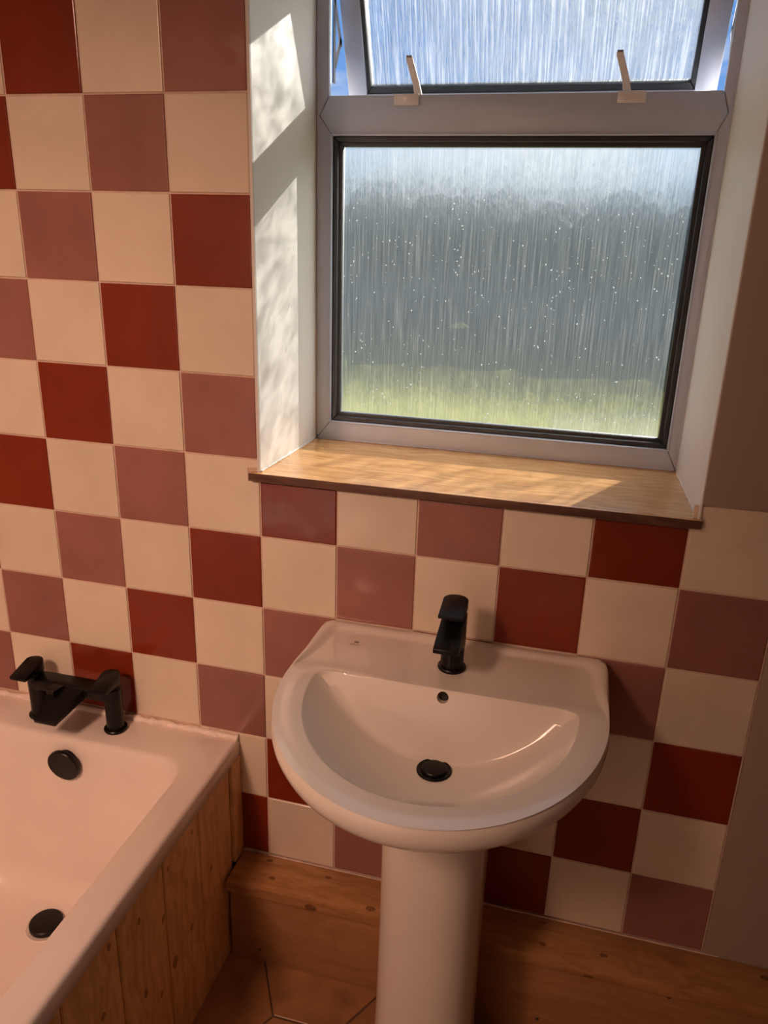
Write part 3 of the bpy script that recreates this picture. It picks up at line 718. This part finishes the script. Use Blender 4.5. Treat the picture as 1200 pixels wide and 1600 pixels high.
# -------- pedestal
bm = bmesh.new(); rings = []
PCX, PCY = 0.4045, -0.205
for z, wx, wy in ((FLOOR, 0.098, 0.112), (FLOOR+0.03, 0.0975, 0.111), (FLOOR+0.05, 0.0945, 0.106), (0.20, 0.0915, 0.101), (0.40, 0.0900, 0.100), (0.56, 0.0905, 0.101), (0.63, 0.0925, 0.103), (0.676, 0.0950, 0.105)):
    r = []
    for k in range(64):
        a = 2*math.pi*k/64; c, s = math.cos(a), math.sin(a); e = 2/2.5
        x = wx*abs(c)**e*(1 if c > 0 else -1); y = wy*abs(s)**e*(1 if s > 0 else -1)
        r.append((PCX+x, min(PCY+y, -0.1005), z))
    rings.append(r)
loft(bm, rings)
tag(finish('basin_pedestal', bm, M['ceramic'], angle=50), 'tall white ceramic pedestal holding up the washbasin', 'pedestal')

# ================================================================== basin tap
TX, TY, TZ = 0.397, -0.1010, RZ-0.0058
tap = tag(empty('basin_mixer_tap', (TX, TY, TZ)), 'matt black single-lever mixer tap standing on the washbasin', 'tap')
bm = bmesh.new(); lathe(bm, [(0, 0), (0.0240, 0), (0.0248, 0.002), (0.0248, 0.0045), (0.0235, 0.0062), (0.0205, 0.0066), (0.0205, 0.008), (0, 0.008)], 0, 0, 48); finish('base_ring', bm, M['black'], tap, angle=35)
bm = bmesh.new(); lathe(bm, [(0, 0.0075), (0.0200, 0.0075), (0.0202, 0.06), (0.0205, 0.1065), (0.0195, 0.1080), (0, 0.1080)], 0, 0, 48); finish('body', bm, M['black'], tap, angle=35)
def spout_mesh(bm, w0, w1, prof_top, prof_bot, bev=0.0018):
    """loft across x: prof lists of (y, z) from the back to the tip"""
    n = len(prof_top); rings = []
    for k in range(n):
        f = k/(n-1); w = w0 + (w1-w0)*f
        (yt, zt_), (yb_, zb_) = prof_top[k], prof_bot[k]
        rings.append([(-w/2, yt, zt_), (w/2, yt, zt_), (w/2, yb_, zb_), (-w/2, yb_, zb_)])
    R = loft(bm, rings)
    bm.normal_update()
    es = [e for e in bm.edges if e.calc_face_angle(0) > 0.7]
    bmesh.ops.bevel(bm, geom=es, offset=bev, segments=2, affect='EDGES', profile=0.5)
bm = bmesh.new()
spout_mesh(bm, 0.0405, 0.0425, [(0.010, 0.1050), (-0.018, 0.1000), (-0.040, 0.0930), (-0.062, 0.0850), (-0.082, 0.0765)], [(0.010, 0.042), (-0.0175, 0.046), (-0.040, 0.0640), (-0.062, 0.0690), (-0.0815, 0.0680)])
tag(finish('spout', bm, M['black'], tap, angle=35), 'flat downward sloping spout')
def lever_mesh(bm, w, back, front, z0, th, drop):
    pts = []
    for k in range(17):
        a = math.pi*k/16; pts.append((w/2*math.cos(a), back + w/2*0.9*math.sin(a)))
    pts += [(-w/2*0.99, front+0.002), (-w/2*0.93, front), (w/2*0.93, front), (w/2*0.99, front+0.002)]
    lo, hi = [], []
    for x, y in pts:
        d = drop*max(0, (back-y))/(back-front)
        tt = th*(1-0.72*max(0, (back-y))/(back-front))
        hi.append((x, y, z0+th-d)); lo.append((x, y, z0+th-d-tt))
    loft(bm, [lo, hi]); bm.normal_update()
    es = [e for e in bm.edges if e.calc_face_angle(0) > 0.7]
    bmesh.ops.bevel(bm, geom=es, offset=0.0014, segments=2, affect='EDGES', profile=0.5)
bm = bmesh.new(); lathe(bm, [(0, 0.1085), (0.0185, 0.1085), (0.0195, 0.1150), (0, 0.1150)], 0, 0, 40)
lever_mesh(bm, 0.0425, 0.0, -0.052, 0.1145, 0.0175, 0.010)
lv = finish('lever', bm, M['black'], tap, angle=35); tag(lv, 'flat black lever')

# ================================================================== bath tap
AX, AY, AZ = -0.4190, -0.0490, BZ+0.0004
bt = tag(empty('bath_mixer_tap', (AX, AY, AZ)), 'matt black two-handled mixer tap with wide spout on the bathtub end', 'tap')
HSP = 0.0930
for s in (-1, 1):
    bm = bmesh.new(); lathe(bm, [(0, 0), (0.0235, 0), (0.0245, 0.002), (0.0245, 0.005), (0.0230, 0.0068), (0.0190, 0.0072), (0, 0.0072)], s*HSP, 0, 40); finish('base_ring', bm, M['black'], bt, angle=35)
# arched body: leg, bridge, leg in one casting
bm = bmesh.new()
path = [(-HSP, 0.0068), (-HSP, 0.045), (-HSP, 0.070), (-HSP+0.004, 0.081), (-HSP+0.016, 0.0880), (-HSP+0.035, 0.0885), (0, 0.0885), (HSP-0.035, 0.0885), (HSP-0.016, 0.0880), (HSP-0.004, 0.081), (HSP, 0.070), (HSP, 0.045), (HSP, 0.0068)]
rings = []
for k, (x, z) in enumerate(path):
    a = Vector(path[max(0, k-1)]); b = Vector(path[min(len(path)-1, k+1)]); d = (b-a).normalized(); nx = Vector((-d.y, d.x))
    vert = abs(d.y)                      # 1 on the legs, 0 on the bridge
    ru = 0.0182*vert + 0.0135*(1-vert); rv = 0.0182*vert + 0.0215*(1-vert); ex = 2/(2.0*vert + 5.0*(1-vert))
    r = []
    for q in range(32):
        t = 2*math.pi*q/32; c, s = math.cos(t), math.sin(t)
        u = ru*abs(c)**ex*(1 if c > 0 else -1); v = rv*abs(s)**ex*(1 if s > 0 else -1)
        r.append((x+nx.x*u, v, z+nx.y*u))
    rings.append(r)
loft(bm, rings); finish('body', bm, M['black'], bt, angle=45)
for s in (-1, 1):                        # round column heads under the handles
    bm = bmesh.new(); lathe(bm, [(0, 0.060), (0.0183, 0.060), (0.0188, 0.1010), (0.0178, 0.1022), (0, 0.1022)], s*HSP, 0, 40); finish('column_head', bm, M['black'], bt, angle=35)
bm = bmesh.new()
spout_mesh(bm, 0.086, 0.050, [(0.006, 0.1005), (-0.020, 0.0985), (-0.045, 0.0900), (-0.075, 0.0775), (-0.103, 0.0655)], [(0.006, 0.076), (-0.020, 0.074), (-0.045, 0.0690), (-0.075, 0.0630), (-0.1015, 0.0575)], 0.002)
tag(finish('spout', bm, M['black'], bt, angle=35), 'wide flat spout narrowing to its tip')
bm = bmesh.new(); prism(bm, [(-0.034, -0.022), (-0.004, -0.022), (-0.013, -0.050), (-0.034, -0.046)], 'z', 0.086, 0.1025, 0.0012, 1)
tag(finish('diverter_plate', bm, M['black'], bt, angle=35), 'small flat plate on the spout')
for s in (-1, 1):
    bm = bmesh.new(); lathe(bm, [(0, 0.1025), (0.0165, 0.1025), (0.0175, 0.113), (0, 0.113)], 0, 0, 36)
    lever_mesh(bm, 0.0385, 0.0, -0.056, 0.1125, 0.0240, 0.014)
    h = finish('handle', bm, M['black'], bt, angle=35); h.location = (s*HSP, 0, 0)

# ================================================================== added fill spotlight behind the camera, washing the wall by the bath's foot
LPX, LPY, LPZ = 0.35, -1.15, CEIL-0.12
AIM = (Vector((-0.55, NEAR, 1.05)) - Vector((LPX, LPY, LPZ))).normalized()
fill_lamp = tag(empty('fill_spotlight', (LPX, LPY, CEIL)), 'added fill spotlight in a small steel shade turned towards the wall behind', 'fill_lamp')
bm = bmesh.new(); lathe(bm, [(0, 0), (0.05, 0), (0.05, -0.012), (0.010, -0.018), (0.010, -0.10), (0, -0.10)], 0, 0, 32)
finish('stem', bm, M['steel'], fill_lamp, angle=35)
bm = bmesh.new(); lathe(bm, [(0, -0.09), (0.030, -0.09), (0.036, -0.07), (0.046, 0.0), (0.044, 0.0), (0.033, -0.068), (0.028, -0.085), (0, -0.085)], 0, 0, 40)
o = finish('shade', bm, M['steel'], fill_lamp, angle=35); o.location = (0, 0, -0.12); o.rotation_euler = AIM.to_track_quat('Z', 'Y').to_euler()
ld = bpy.data.lights.new('fill_spot', 'SPOT'); ld.energy = 205.0; ld.color = (1.0, 0.60, 0.44); ld.spot_size = math.radians(64); ld.spot_blend = 0.8; ld.shadow_soft_size = 0.035
lo_ = bpy.data.objects.new('fill_spot', ld); COL.objects.link(lo_); lo_.parent = fill_lamp; lo_.location = Vector((0, 0, -0.12)) + AIM*0.01
lo_.rotation_euler = AIM.to_track_quat('-Z', 'Y').to_euler()

# a second added fill head, nearer the bath, turned to its tap end
LQ = Vector((-0.45, -1.90, CEIL-0.12)); AIM2 = (Vector((-0.55, -0.05, 0.55)) - LQ).normalized()
fill_lamp2 = tag(empty('fill_spotlight', (LQ.x, LQ.y, CEIL)), 'added wide fill spotlight turned towards the tap end of the bath', 'fill_lamp')
bm = bmesh.new(); lathe(bm, [(0, 0), (0.05, 0), (0.05, -0.012), (0.010, -0.018), (0.010, -0.06), (0, -0.06)], 0, 0, 32)
finish('stem', bm, M['steel'], fill_lamp2, angle=35)
bm = bmesh.new(); lathe(bm, [(0, -0.075), (0.08, -0.07), (0.15, -0.04), (0.205, 0.0), (0.203, 0.0), (0.148, -0.038), (0.078, -0.066), (0, -0.070)], 0, 0, 40)
o = finish('shade', bm, M['steel'], fill_lamp2, angle=35); o.location = (0, 0, -0.12); o.rotation_euler = AIM2.to_track_quat('Z', 'Y').to_euler()
ld = bpy.data.lights.new('fill_spot', 'SPOT'); ld.energy = 132.0; ld.color = (1.0, 0.56, 0.38); ld.spot_size = math.radians(80); ld.spot_blend = 1.0; ld.shadow_soft_size = 0.20
lo_ = bpy.data.objects.new('fill_spot', ld); COL.objects.link(lo_); lo_.parent = fill_lamp2; lo_.location = Vector((0, 0, -0.12)) + AIM2*0.01
lo_.rotation_euler = AIM2.to_track_quat('-Z', 'Y').to_euler()

# ================================================================== outside
GZ = -0.35
bm = bmesh.new(); box(bm, -40, 40, 0.5, 60, GZ-0.3, GZ)
tag(finish('ground', bm, M['grass']), 'green lawn beyond the obscured window glass', kind='structure')
bm = bmesh.new(); prism(bm, [(0.5, 5.0), (4.5, 5.2), (4.6, 8.9), (1.6, 8.7), (0.2, 7.9)], 'z', GZ, GZ+0.03)
tag(finish('path', bm, M['gravel']), 'grey paved patch at the lower right outside the glass', 'paving')
bm = bmesh.new(); prism(bm, [(-7.0, 4.6), (-1.9, 4.8), (-2.1, 7.4), (-2.9, 9.2), (-7.0, 9.6)], 'z', GZ, GZ+0.03)
tag(finish('path', bm, M['sand']), 'sandy paved patch at the lower left outside the glass', 'paving')
hedge = tag(empty('hedge', (-3, 17, GZ)), 'long dark green hedge beyond the lawn, blurred by the glass', 'hedge')
bm = bmesh.new(); rnd = random.Random(3)
for k in range(420):
    c = Vector((rnd.uniform(-13, 14), rnd.uniform(-0.8, 0.8), rnd.uniform(0.2, 2.45)))
    bmesh.ops.create_icosphere(bm, subdivisions=2, radius=rnd.uniform(0.45, 0.8), matrix=Matrix.Translation(c))
for v in bm.verts:
    v.co += Vector((noise.noise(v.co*2.5), noise.noise(v.co*2.5+Vector((9, 0, 0))), noise.noise(v.co*2.5+Vector((0, 9, 0)))))*0.2
    v.co.z = max(v.co.z, 0.0)
finish('foliage', bm, M['leaf'], hedge)
